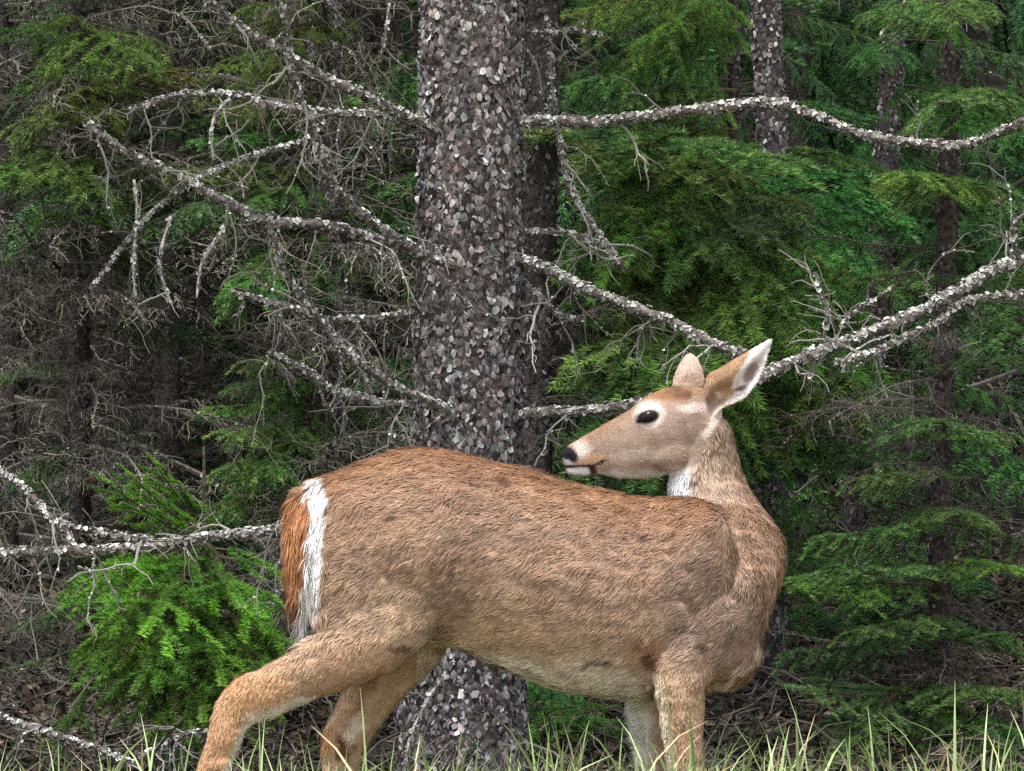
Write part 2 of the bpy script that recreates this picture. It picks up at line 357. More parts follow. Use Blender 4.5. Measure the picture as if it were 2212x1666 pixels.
# ------------------------------------------------------------------ the big trunk's bare limbs, traced one by one
def limb(tree, pts, dy, w0, w1, twigs=10, flakes=1.0, name="limb", tw_len=0.22, hang=0.5, col=(0.15, 0.13, 0.12), dtwig=0.0):
    """pts: photo positions from tip/base, widths in the same pixels; dy: (start, end) depth from the trunk"""
    m = len(pts); dys = np.linspace(dy[0], dy[1], m)
    q = np.array([P(a, b, tree.y + d) for (a, b), d in zip(pts, dys)]) - tree.org
    n = int(14 + np.linalg.norm(np.diff(q, axis=0), axis=1).sum() * 40)
    path = spline(q, n); path += (np.stack([vnoise(path * 9, k) for k in (1, 2, 3)], 1) - 0.5) * 0.016
    S = (tree.y + 12) / 12000.0 / 2; r = np.linspace(w0, w1, n) * S * (0.55 + 0.75 * vnoise(path * 38, 6))
    mb = MB(); V, T = tube(path, r, 8); cc = np.array(col) * (0.5 + 1.0 * vnoise(V * 60, 4))[:, None]; mb.add(V, T, cc)
    o = obj(name, mb.mesh(name, M_LIMB, True), tree.root)
    Ltot = np.linalg.norm(np.diff(path, axis=0), axis=1).sum()
    lb = MB(); lichen_bits(lb, path, r, int(Ltot * 1000 * flakes), 0.0082); lo = obj("lichen", lb.mesh("lichen", M_SCALE, True), o); lo["kind"] = "stuff"
    for k in range(twigs):
        i = rng.integers(1, n - 1); t = unit(path[min(i + 1, n - 1)] - path[i - 1])
        d = t * rng.uniform(-0.5, 0.7) + rng.normal(0, 0.6, 3) + np.array([0, -0.15, -hang])
        l = tw_len * rng.uniform(0.35, 1.5); e = crooked(path[i], d, l, 9, 0.22, hang * 0.12)
        tb = MB(); c = dead_col() * rng.uniform(1.0, 1.7); rt = np.linspace(0.0034, 0.0014, 10) * rng.uniform(0.7, 1.2); tb.tube(e, rt, 4, c)
        for _ in range(rng.integers(2, 7)):
            i1 = rng.integers(1, 9); e2 = crooked(e[i1], unit(e[i1] - e[i1 - 1]) + rng.normal(0, 0.7, 3), rng.uniform(0.03, 0.12), 4, 0.25, 0.1)
            tb.tube(e2, np.linspace(0.0017, 0.0009, 5), 3, c * rng.uniform(0.7, 1.2), False)
        lichen_bits(tb, e, rt, int(l * 60), 0.005)
        obj("twig", tb.mesh("twig", M_TWIG), o)
    return o
LB = [  # points, depth, widths, twigs
    ([(440, -10), (520, 60), (600, 105), (680, 155), (790, 205), (850, 240), (950, 285)], (-0.55, -0.10), 17, 22, 7),
    ([(606, -10), (625, 120), (650, 210), (690, 320), (720, 395), (760, 440), (830, 500), (900, 540), (985, 580)], (-0.75, -0.13), 10, 26, 6),
    ([(190, 268), (270, 325), (370, 375), (480, 430), (590, 480), (700, 490), (790, 510), (860, 530), (925, 560)], (-0.45, -0.05), 17, 25, 18),
    ([(280, 240), (390, 210), (500, 202), (620, 230), (750, 245), (850, 255), (940, 285)], (-0.2, 0.0), 13, 20, 14),
    ([(580, 490), (620, 590), (680, 680), (740, 750), (820, 815), (900, 855), (990, 888)], (-0.6, -0.13), 9, 25, 5),
    ([(500, 632), (600, 660), (680, 690), (770, 690), (900, 676)], (0.0, 0.05), 12, 16, 12),
    ([(580, 762), (650, 800), (720, 840), (790, 862), (900, 880)], (-0.1, 0.0), 17, 22, 8),
    ([(1120, 265), (1200, 262), (1300, 265), (1430, 245), (1540, 232), (1650, 222), (1750, 245), (1870, 290), (2000, 312), (2090, 310), (2160, 285), (2240, 250)], (-0.05, -0.7), 25, 17, 4),
    ([(1100, 555), (1150, 572), (1230, 605), (1330, 650), (1440, 695), (1530, 735), (1620, 775)], (-0.05, -0.3), 26, 20, 9),
    ([(1115, 897), (1230, 887), (1330, 877), (1420, 862)], (-0.05, -0.15), 24, 20, 4),
    ([(1178, 20), (1188, 120), (1195, 210), (1215, 330), (1240, 420), (1290, 500), (1340, 575)], (0.15, 0.1), 9, 17, 7),
    ([(1120, 500), (1190, 500), (1260, 510), (1310, 530)], (0.0, 0.1), 9, 6, 6),
    ([(1118, 600), (1165, 645), (1200, 675), (1260, 690)], (-0.02, -0.1), 8, 5, 6),
    ([(700, 260), (660, 300), (560, 330), (480, 360), (400, 405), (300, 490), (200, 620)], (-0.1, -0.35), 7, 5, 14),
    ([(1115, 60), (1180, 70), (1240, 62), (1300, 75)], (0.0, 0.1), 10, 8, 6),
]
for pts, dy, w0, w1, tw in LB:
    limb(big, pts, dy, w0, w1, tw)
# pale hanging twigs on the left limbs
for pts, w_ in (([(482, 488), (455, 530), (432, 575), (424, 645)], 8), ([(372, 465), (352, 520), (345, 575), (370, 655)], 8),
               ([(500, 212), (468, 250), (458, 300), (460, 352)], 8), ([(290, 390), (292, 470), (285, 560), (288, 640)], 7),
               ([(845, 5), (830, 80), (820, 120)], 6), ([(960, 1450), (915, 1520), (882, 1600), (870, 1690)], 9)):
    limb(big, pts, (-0.42, -0.40), w_, w_ * 0.7, 2, 0.25, "hanging_twig", 0.12, 0.5, (0.42, 0.40, 0.38))

# the forking lichened limb on the right belongs to a tree beyond the frame
fork = Tree("spruce_tree", "spruce whose forking lichened limb reaches in towards the doe's ears", "tree", 2.6,
            [(2420, 1660), (2420, 900), (2425, 0)], 120, scales=BARKC, size=0.015, dens=1.2)
limb(fork, [(2420, 500), (2300, 535), (2212, 562), (2130, 592), (2050, 640), (1930, 692), (1800, 750), (1700, 790), (1590, 838)], (0, -0.2), 34, 26, 14, 1.3, tw_len=0.2, hang=-0.25)
limb(fork, [(2415, 615), (2300, 632), (2200, 637), (2090, 650), (2010, 705), (1900, 755), (1800, 790)], (0, -0.25), 18, 10, 9, 0.8, tw_len=0.18, hang=-0.2)
limb(fork, [(2200, 560), (2185, 520), (2190, 480), (2230, 450)], (-0.2, -0.25), 10, 7, 2, 0.5, tw_len=0.1, hang=-0.4)
limb(fork, [(1775, 735), (1785, 690), (1772, 640), (1762, 595)], (-0.22, -0.25), 7, 4, 3, 0.3, tw_len=0.08, hang=-0.6)
limb(fork, [(1800, 745), (1830, 690), (1870, 655), (1930, 620)], (-0.22, -0.25), 6, 4, 2, 0.3, tw_len=0.08, hang=-0.6)

# a fallen-looking dead tree at the left edge, its limb behind the doe's tail
leftd = Tree("spruce_tree", "spruce with a pale dead limb stretching low behind the doe's tail", "tree", 2.4,
             [(-260, 1660), (-258, 900), (-255, 0)], 130, scales=BARKC, size=0.015, dens=1.2)
limb(leftd, [(-250, 1200), (0, 1195), (180, 1187), (330, 1176), (480, 1160), (560, 1148), (660, 1130)], (0, -0.3), 26, 17, 16, 1.0)
limb(leftd, [(-250, 930), (-100, 985), (0, 1025), (80, 1080), (130, 1125), (250, 1152), (330, 1165)], (0, -0.3), 24, 10, 8, 1.0)
limb(leftd, [(132, 1125), (148, 1150), (158, 1180)], (-0.28, -0.3), 12, 9, 1, 0.6)
limb(leftd, [(-250, 1480), (-50, 1535), (60, 1570), (180, 1605), (290, 1650)], (0, -0.2), 22, 14, 12, 0.8)
limb(leftd, [(300, 1640), (380, 1600), (440, 1583), (520, 1590)], (0.2, 0.1), 13, 9, 10, 0.8)

# ------------------------------------------------------------------ green and dead boughs on the trees in view
G_MID, G_BLUE, G_YEL, G_DARK, G_OLIVE = (1.0, 1.0, 1.0), (0.75, 0.95, 1.1), (1.35, 1.25, 0.85), (0.7, 0.8, 0.8), (1.3, 1.0, 0.8)
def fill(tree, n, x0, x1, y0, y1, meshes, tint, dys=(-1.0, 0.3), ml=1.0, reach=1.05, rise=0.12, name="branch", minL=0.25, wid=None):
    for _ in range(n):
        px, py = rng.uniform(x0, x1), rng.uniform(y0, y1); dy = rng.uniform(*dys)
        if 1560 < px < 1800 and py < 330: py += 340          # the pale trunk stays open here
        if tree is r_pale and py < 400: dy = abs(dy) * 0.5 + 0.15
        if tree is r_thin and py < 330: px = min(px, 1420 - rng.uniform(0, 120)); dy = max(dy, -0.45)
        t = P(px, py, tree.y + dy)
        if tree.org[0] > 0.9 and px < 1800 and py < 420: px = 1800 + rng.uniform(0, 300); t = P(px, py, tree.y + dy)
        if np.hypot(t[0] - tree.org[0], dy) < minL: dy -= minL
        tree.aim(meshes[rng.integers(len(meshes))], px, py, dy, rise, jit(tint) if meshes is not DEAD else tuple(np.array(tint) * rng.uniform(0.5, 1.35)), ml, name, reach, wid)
fill(r_thin, 28, 1230, 1500, -20, 900, LIVE[1:5:2] + LIVE[4:], (1.05, 1.1, 0.95), (-1.3, -0.2))
fill(r_thin, 10, 1230, 1500, 0, 900, LIVE[3:], (1.45, 1.35, 0.9), (-1.5, -0.7))
fill(r_thin, 10, 1580, 1720, 300, 800, LIVE, G_MID, (-0.9, 0.1))
fill(r_pale, 26, 1250, 1900, -20, 1000, LIVE, (0.75, 0.95, 0.95), (-1.2, 0.3))
fill(r_pale, 10, 1680, 1900, 300, 1500, LIVE, G_MID, (-1.2, 0.2))
fill(r_back, 28, 1600, 2260, -20, 1000, LIVE, (0.75, 0.92, 0.9), (-1.2, 0.3))
fill(r_back, 12, 1650, 2200, 1000, 1500, LIVE, G_DARK, (-1.0, 0.5))
fill(r_edge, 9, 1820, 2230, 0, 280, LIVE[:3], (0.9, 1.0, 0.85), (-0.7, 0.1))
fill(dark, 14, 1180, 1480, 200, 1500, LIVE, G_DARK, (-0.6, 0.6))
for px, py, dy, tn in ((1910, 425, -0.35, G_YEL), (2150, 420, -0.35, G_YEL), (2000, 400, -0.6, G_YEL), (2190, 950, -0.3, G_YEL), (2050, 960, -0.6, G_MID), (1850, 1050, -0.4, G_MID),
                       (2200, 800, -0.3, G_MID), (1720, 1310, -0.5, G_YEL), (1800, 1290, -0.6, G_MID), (2180, 1240, -0.4, G_YEL), (2110, 1130, -0.5, G_MID), (2190, 1410, -0.4, G_MID),
                       (1850, 1380, -0.5, G_MID), (1760, 1180, -0.4, G_MID), (2100, 1590, -0.5, G_MID), (1780, 1560, -0.6, G_MID), (1700, 1430, -0.4, G_DARK), (2210, 620, -0.3, G_DARK)):
    r_edge.aim(LIVE[rng.choice([0, 2])], px, py, dy, 0.08, jit(tn, 0.1))
# left: dark live boughs deep inside, a curtain of dead boughs in front
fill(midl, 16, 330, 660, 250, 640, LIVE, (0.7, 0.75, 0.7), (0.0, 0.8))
fill(midl, 20, 420, 640, 780, 1120, LIVE, (1.05, 1.1, 0.9), (-0.7, 0.3))
fill(midl, 8, 780, 900, 820, 1100, LIVE, G_MID, (-0.4, 0.5))
fill(midl, 12, 500, 900, 1400, 1640, LIVE, G_DARK, (-0.5, 0.5))
fill(midl, 16, 400, 900, -20, 250, LIVE, G_OLIVE, (-0.6, 0.6))
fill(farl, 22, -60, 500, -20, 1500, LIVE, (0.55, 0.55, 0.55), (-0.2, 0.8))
fill(farl, 8, 150, 420, 0, 260, LIVE, G_OLIVE, (-0.7, 0.1))
DN = "dead_branch"
DT = (1.0, 0.97, 0.9)
fill(midl, 30, 420, 900, -20, 1100, DEAD, (0.95, 0.92, 0.86), (-1.3, 0.2), name=DN)
fill(midl, 34, 300, 900, -20, 1100, DEAD, (0.85, 0.83, 0.76), (0.1, 1.1), name=DN)
fill(farl, 44, -80, 500, -20, 1500, DEAD, (0.85, 0.83, 0.76), (0.1, 1.0), name=DN)
fill(farl, 55, -80, 480, -20, 1660, DEAD, DT, (-1.0, 0.2), name=DN)
fill(midl, 18, 350, 900, 1100, 1660, DEAD, DT, (-1.2, 0.3), name=DN)
fill(dark, 14, 1180, 1420, 0, 1600, DEAD, DT, (-0.5, 0.3), name=DN)
fill(r_edge, 26, 1700, 2250, 450, 1640, DEAD, (0.65, 0.6, 0.57), (-0.5, 0.6), name=DN)
fill(r_back, 22, 1620, 2250, 900, 1660, DEAD, (0.8, 0.75, 0.7), (-1.0, 0.4), name=DN)
fill(r_pale, 10, 1500, 1800, 0, 1500, DEAD, (0.7, 0.7, 0.7), (-0.6, 0.4), name=DN)

fill(r_edge, 10, 1680, 2200, 1480, 1660, LIVE, (0.8, 0.85, 0.7), (-1.2, 0.2))
fill(dark, 7, 1170, 1420, 1500, 1660, LIVE, (0.9, 0.95, 0.7), (-1.0, 0.1))
fill(r_edge, 10, 1650, 2230, 1420, 1680, DEAD, (0.6, 0.56, 0.52), (-0.6, 0.3), name=DN)
fill(r_thin, 18, 1220, 1540, 360, 900, LIVE[1:], (1.4, 1.4, 1.05), (-1.5, -0.8))
fill(r_pale, 8, 1560, 1800, 380, 900, LIVE, (1.1, 1.2, 1.0), (-1.6, -0.8))
fill(midl, 8, 330, 640, 300, 640, LIVE, (0.95, 1.0, 0.8), (-0.7, -0.1))
fill(farl, 12, -40, 420, 0, 1000, LIVE, (1.0, 0.95, 0.7), (-0.9, 0.0))
# the young bright green spruce low on the left, under the dead limb
sap = Tree("young_spruce", "bright green young spruce drooping under the dead limb behind the doe's hind leg", "tree", 3.2,
           [(455, 1660), (450, 1400), (445, 1230)], 20, top=1.0, core=(0.07, 0.06, 0.05))
for px, py, dy in ((180, 1400, -0.35), (240, 1320, -0.5), (330, 1290, -0.5), (560, 1370, -0.45), (520, 1330, -0.55), (610, 1400, -0.2), (400, 1430, -0.6), (470, 1500, -0.6), (330, 1500, -0.5), (90, 1460, -0.2),
                   (250, 1560, -0.3), (560, 1520, -0.5), (620, 1300, -0.1), (420, 1580, -0.6), (520, 1600, -0.4), (640, 1480, 0.1), (150, 1300, 0.0), (350, 1400, -0.7), (290, 1440, -0.6), (580, 1450, -0.3)):
    sap.aim(YOUNG[rng.integers(3)], px, py, dy, 0.35, jit((1.2, 1.15, 0.85) if py < 1420 else (0.8, 0.85, 0.75), 0.15), 0.6)
for px, py in ((210, 1130), (330, 1085), (270, 1110)):
    sap.aim(YOUNG[2], px, py, -0.75, -0.1, jit((1.2, 1.2, 0.9), 0.1), 0.6, wid=0.35)

# crowns of the trees in view, above the picture
for t_ in (big, dark, midl, farl, r_thin, r_pale, r_back, r_edge, fork, leftd):
    z0 = P(0, -40, t_.y)[2] + (0.45 if t_.org[0] < 0.3 else 0.8); zt = t_.org[2] + t_.path[-1, 2]
    nb = 22 if t_.org[0] < 0.3 else 12
    for k in range(nb):
        z = z0 + (zt - z0 - 0.3) * (k + rng.random()) / nb; L = 0.4 + (0.9 if nb == 22 else 0.5) * (zt - z) / (zt - z0)
        t_.branch(LIVE[rng.integers(5)], z, k * 2.4 + rng.uniform(-0.4, 0.4), rng.uniform(-0.1, 0.2), L * rng.uniform(0.8, 1.15), jit(G_MID))

# ------------------------------------------------------------------ the wood behind
def filler(x, y, h, nb, tint, dead=0.25):
    gz = float(ground_z(x, y)) - 0.05
    root = obj("spruce_tree", None, loc=(x, y, gz))
    if dead > 0.4: tag(root, "twig-choked spruce in the dark wood behind the thick trunk's left limbs", "tree", "twig-choked spruces in the wood behind")
    else: tag(root, "green spruce in the dark wood behind the arching bare limb", "tree", "green spruces in the wood behind")
    r0 = 0.025 + h * 0.0055; n = 9; zz = np.linspace(0, h, n)
    pts = np.stack([np.cumsum(rng.normal(0, 0.02, n)), np.cumsum(rng.normal(0, 0.02, n)), zz], 1)
    me, path, r = trunk_mesh("trunk", pts, np.linspace(r0, 0.02, n), (0.055, 0.047, 0.043), 10); obj("trunk", me, root)
    for k in range(nb):
        z = h * (0.02 + 0.95 * (k + rng.random()) / nb); L = (0.5 + 1.3 * (1 - z / h)) * rng.uniform(0.7, 1.2)
        dd = rng.random() < dead * (1.5 - z / h)
        src = DEAD if dd else LIVE
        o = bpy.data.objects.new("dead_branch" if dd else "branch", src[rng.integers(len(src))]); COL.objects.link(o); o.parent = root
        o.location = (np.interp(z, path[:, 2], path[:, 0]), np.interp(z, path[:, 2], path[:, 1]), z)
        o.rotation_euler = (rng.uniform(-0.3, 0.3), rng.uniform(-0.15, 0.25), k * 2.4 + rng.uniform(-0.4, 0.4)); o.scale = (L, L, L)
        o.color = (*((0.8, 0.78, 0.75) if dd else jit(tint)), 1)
FILL = []
for y in (9.6, 11.4, 13.5, 16, 19.5):
    hw = (y + 12) * 1106 / 12000 + 0.7; m = int(2 * hw / 1.0)
    for k in range(m):
        FILL.append((-hw + 2 * hw * (k + 0.5 + rng.uniform(-0.3, 0.3)) / m, y + rng.uniform(-0.6, 0.6)))
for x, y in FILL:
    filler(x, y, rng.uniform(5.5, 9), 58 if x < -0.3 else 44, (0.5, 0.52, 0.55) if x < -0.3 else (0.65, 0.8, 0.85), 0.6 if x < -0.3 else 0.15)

# ------------------------------------------------------------------ litter: fallen twigs on the forest floor
mb = MB()
for _ in range(3600):
    y = rng.uniform(1.6, 9); hw = (y + 12) * 1106 / 12000 + 0.3; x = rng.uniform(-hw, hw)
    z = float(ground_z(x, y)) + rng.uniform(0, 0.10) ** 1.0
    a = rng.uniform(0, 6.3); e = crooked((x, y, z), (math.cos(a), math.sin(a), rng.uniform(-0.1, 0.45)), rng.uniform(0.06, 0.32), 4, 0.3, 0.06)
    mb.tube(e, np.linspace(0.004, 0.0018, 5) * rng.uniform(0.5, 1.3), 3, dead_col() * rng.uniform(0.25, 0.9) * np.array([1.05, 0.97, 0.9]), False)
n = 26000; y = rng.uniform(1.4, 10, n); x = rng.uniform(-1, 1, n) * ((y + 12) * 1106 / 12000 + 0.3); z = ground_z(x, y) + rng.uniform(0, 0.06, n) ** 1.0
p = np.stack([x, y, z], 1); nr = unit(rng.normal(0, 0.8, (n, 3)) + np.array([0, 0, 1.0])); a = unit(np.cross(nr, rng.normal(size=(n, 3)))); b = np.cross(nr, a); sz = rng.uniform(0.012, 0.032, (n, 1))
V = np.stack([p - a * sz, p - b * sz * 0.5 + nr * sz * 0.3, p + a * sz, p + b * sz * 0.5 + nr * sz * 0.2], 1).reshape(-1, 3); q = np.arange(n) * 4
cl = np.array([(0.05, 0.036, 0.026), (0.085, 0.06, 0.042), (0.03, 0.024, 0.02), (0.13, 0.10, 0.08), (0.03, 0.045, 0.018)])[rng.integers(0, 5, n)] * rng.uniform(0.5, 1.3, (n, 1))
mb.add(V, np.concatenate([np.stack([q, q + 1, q + 2], 1), np.stack([q, q + 2, q + 3], 1)]), np.repeat(cl, 4, 0))
tag(obj("twig_litter", mb.mesh("twig_litter", M_SCALE)), "tangle of fallen twigs and brown leaves covering the forest floor", "litter", kind="stuff")
# ------------------------------------------------------------------ the doe
def loft(rings):
    """closed loft through rings of equal size"""
    n = len(rings[0]); m = len(rings); V = np.concatenate([np.asarray(rings).reshape(-1, 3), [np.mean(rings[0], 0)], [np.mean(rings[-1], 0)]])
    i = np.arange(m - 1)[:, None] * n; j = np.arange(n)[None]; k = (j + 1) % n
    q0, q1, q2, q3 = (i + j).ravel(), (i + k).ravel(), (i + n + k).ravel(), (i + n + j).ravel()
    T = np.concatenate([np.stack([q0, q1, q2], 1), np.stack([q0, q2, q3], 1)]); jj = np.arange(n); kk = (jj + 1) % n
    T = np.concatenate([T, np.stack([kk, jj, np.full(n, m * n)], 1), np.stack([(m - 1) * n + jj, (m - 1) * n + kk, np.full(n, m * n + 1)], 1)])
    return V, T
TH = np.linspace(0, 2 * math.pi, 40, endpoint=False)
def resample(tab, k):
    tab = np.asarray(tab, float); u = np.linspace(0, len(tab) - 1, (len(tab) - 1) * k + 1)
    return spline(tab, len(u)) if len(tab) > 2 else np.stack([np.interp(u, np.arange(len(tab)), tab[:, q]) for q in range(tab.shape[1])], 1)
def vert_loft(tab, ex=2.3, low=0.0, top=0.0):
    """stations x: top py, bottom py, half width (mm), centre y; low/top narrow the section towards its bottom/top"""
    out = []
    for x, a, b, hw_, yc in resample(tab, 4):
        cs, sn = np.cos(TH), np.sin(TH); e = 2 / ex
        u = np.sign(cs) * np.abs(cs) ** e; v = np.sign(sn) * np.abs(sn) ** e
        wv = 1 - low * np.clip(-v, 0, 1) ** 1.5 - top * np.clip(v, 0, 1) ** 1.5
        pts = np.stack([np.full(40, x), (a + b) / 2 - v * (b - a) / 2], 1)
        out.append(np.stack([(pts[:, 0] - 1106) / 1000, yc / 1000 + u * wv * hw_ / 1000, (1880 - pts[:, 1]) / 1000], 1))
    return loft(out)
def level_loft(tab, ex=2.1):
    """stations py: left px, right px, centre y, half depth"""
    out = []
    for py, xl, xr, yc, ry in resample(tab, 4):
        cs, sn = np.cos(TH), np.sin(TH); e = 2 / ex
        u = np.sign(cs) * np.abs(cs) ** e; v = np.sign(sn) * np.abs(sn) ** e
        out.append(np.stack([((xl + xr) / 2 + u * (xr - xl) / 2 - 1106) / 1000, (yc + v * ry) / 1000, np.full(40, (1880 - py) / 1000)], 1))
    return loft(out)
def leg_loft(tab, k=4):
    """stations px, py, y, half width in profile, half depth"""
    t = resample(tab, k); c = np.stack([(t[:, 0] - 1106) / 1000, t[:, 2] / 1000, (1880 - t[:, 1]) / 1000], 1)
    d = unit(np.gradient(c, axis=0)); ydir = np.array([0, 1.0, 0]); s = unit(np.cross(d, ydir)); dep = np.cross(s, d)
    out = [c[i] + np.cos(TH)[:, None] * s[i] * t[i, 3] / 1000 + np.sin(TH)[:, None] * dep[i] * t[i, 4] / 1000 for i in range(len(t))]
    return loft(out)
def ball(px, py, y, rx, rz, ry, rot=0.0):
    """ellipsoid, radii in mm"""
    rings = []
    for la in np.linspace(-math.pi / 2 + 0.12, math.pi / 2 - 0.12, 14):
        u = math.cos(la) * np.cos(TH) * rx; v = np.full(40, math.sin(la)) * rz
        cr, sr = math.cos(rot), math.sin(rot)
        rings.append(np.stack([(px + u * cr - v * sr - 1106) / 1000, (y + math.cos(la) * np.sin(TH) * ry) / 1000, (1880 - py + u * sr + v * cr) / 1000], 1))
    return loft(rings)
HY = 105.0          # the head's mid-plane, on the far side of the withers
parts = []
parts.append(vert_loft([(648, 1075, 1250, 34, 0), (660, 1044, 1310, 78, 0), (685, 1032, 1350, 112, 0), (720, 1022, 1378, 138, 0), (760, 1006, 1396, 152, 0), (804, 989, 1402, 160, 0),
    (853, 973, 1398, 164, 0), (893, 968, 1392, 165, 0), (938, 971, 1392, 166, 0), (1005, 984, 1404, 170, 0), (1049, 995, 1425, 175, 0), (1094, 1004, 1446, 180, 0), (1139, 1012, 1462, 184, 0),
    (1193, 1030, 1481, 186, 0), (1237, 1045, 1494, 184, 0), (1313, 1061, 1505, 174, 0), (1370, 1072, 1508, 160, 0), (1410, 1076, 1506, 148, 0), (1450, 1075, 1500, 138, 0), (1500, 1077, 1494, 128, 0),
    (1540, 1092, 1490, 116, 0), (1575, 1125, 1485, 100, 0), (1605, 1180, 1465, 78, 0)], 2.25, low=0.10, top=0.32))
parts.append(level_loft([(905, 1490, 1575, HY, 44), (930, 1478, 1584, HY + 5, 52), (974, 1462, 1595, HY + 14, 60), (1023, 1448, 1609, HY + 22, 70), (1072, 1450, 1634, HY + 15, 82), (1109, 1470, 1656, 88, 94),
    (1163, 1500, 1690, 46, 106), (1198, 1510, 1696, 26, 112), (1232, 1510, 1694, 12, 114), (1266, 1500, 1683, 4, 114), (1308, 1500, 1668, 0, 112), (1346, 1500, 1656, 0, 110), (1385, 1490, 1647, 0, 106),
    (1423, 1490, 1641, 0, 98), (1450, 1500, 1630, 0, 84), (1472, 1530, 1611, 0, 62), (1487, 1548, 1590, 0, 34)]))
# shoulder blade, upper arm, haunch, flank
parts.append(ball(1500, 1235, -88, 84, 130, 52, R(-12)))
parts.append(ball(1525, 1335, -82, 92, 84, 46, R(20)))
parts.append(ball(1500, 1235, 88, 84, 130, 52, R(-12)))
parts.append(ball(1530, 1345, 92, 84, 72, 50, R(20)))
for s in (-1, 1):
    parts.append(ball(790, 1240, s * 92, 112, 190, 72, R(4)))
parts.append(ball(866, 1285, -100, 96, 130, 54, 0))
parts.append(leg_loft([(800, 1290, -88, 110, 60), (812, 1345, -98, 108, 64), (790, 1392, -108, 82, 60), (715, 1428, -106, 66, 50), (650, 1461, -102, 56, 40), (590, 1492, -98, 54, 34), (545, 1508, -96, 52, 33),
    (512, 1538, -95, 45, 29), (493, 1585, -95, 38, 26), (478, 1630, -95, 35, 24), (462, 1672, -95, 34, 23), (440, 1742, -94, 27, 20), (424, 1810, -94, 22, 18), (414, 1845, -94, 25, 20), (404, 1866, -94, 22, 18)]))
parts.append(ball(755, 1335, -84, 72, 84, 64, 0))
parts.append(ball(530, 1481, -96, 24, 22, 24))
parts.append(leg_loft([(860, 1300, 92, 100, 60), (895, 1370, 96, 76, 56), (850, 1435, 98, 66, 50), (800, 1500, 98, 58, 44), (766, 1558, 98, 52, 38), (742, 1603, 98, 51, 34), (735, 1648, 98, 43, 28), (738, 1710, 98, 31, 23),
    (742, 1790, 98, 23, 18), (742, 1842, 98, 25, 20), (734, 1866, 98, 22, 18)]))
parts.append(leg_loft([(1505, 1360, -78, 84, 44), (1478, 1430, -90, 70, 46), (1464, 1480, -98, 55, 42), (1469, 1526, -98, 49, 37), (1470, 1583, -98, 45, 33), (1475, 1630, -98, 41, 31), (1478, 1668, -98, 38, 29), (1482, 1712, -98, 37, 28),
    (1482, 1752, -97, 27, 22), (1484, 1812, -96, 22, 18), (1486, 1846, -96, 25, 20), (1494, 1866, -96, 22, 18)]))
parts.append(leg_loft([(1450, 1400, 86, 70, 46), (1420, 1470, 92, 58, 40), (1404, 1518, 94, 46, 35), (1410, 1564, 94, 45, 32), (1420, 1621, 94, 44, 30), (1426, 1666, 94, 40, 28), (1430, 1712, 94, 36, 27), (1432, 1756, 94, 26, 21),
    (1434, 1812, 94, 22, 18), (1436, 1846, 94, 25, 20), (1444, 1866, 94, 22, 18)]))
for fx, fy in ((402, -94), (732, 98), (1497, -96), (1447, 94)):          # cloven feet
    for s in (-1, 1):
        parts.append(leg_loft([(fx, 1852, fy + s * 10, 18, 11), (fx + (8 if fx > 1000 else -2), 1870, fy + s * 11, 24, 12), (fx + (16 if fx > 1000 else 6), 1884, fy + s * 11, 28, 12)]))
# tail
parts.append(leg_loft([(672, 1058, 0, 16, 34), (652, 1085, 0, 24, 40), (646, 1140, 0, 26, 46), (645, 1210, 0, 27, 48), (646, 1270, 0, 25, 42), (652, 1330, 0, 17, 30), (657, 1372, 0, 6, 12)]))
# head
parts.append(vert_loft([(1214, 974, 990, 9, HY), (1219, 967, 1003, 16, HY), (1230, 958, 1014, 22, HY), (1247, 948, 1018, 26, HY), (1266, 937, 1019, 29, HY), (1290, 923, 1022, 31, HY), (1315, 908, 1028, 33, HY), (1340, 895, 1032, 37, HY),
    (1364, 880, 1033, 43, HY), (1386, 862, 1033, 49, HY), (1406, 848, 1031, 53, HY), (1438, 835, 1025, 54, HY), (1460, 831, 1018, 53, HY), (1490, 829, 1006, 50, HY), (1520, 834, 985, 46, HY), (1545, 848, 955, 38, HY), (1562, 868, 925, 24, HY)], 2.2, low=0.34, top=0.25))
parts.append(vert_loft([(1224, 1004, 1020, 9, HY), (1234, 1003, 1025, 15, HY), (1256, 1003, 1027, 17, HY), (1285, 1002, 1026, 18, HY)], 2.2))
for s in (-1, 1):
    parts.append(ball(1404, 893, HY + s * 36, 34, 27, 21, R(12)))             # brow and eye socket
    parts.append(ball(1452, 975, HY + s * 28, 48, 40, 22, R(10)))             # cheek
    parts.append(ball(1262, 985, HY + s * 17, 34, 20, 13, R(14)))             # muzzle
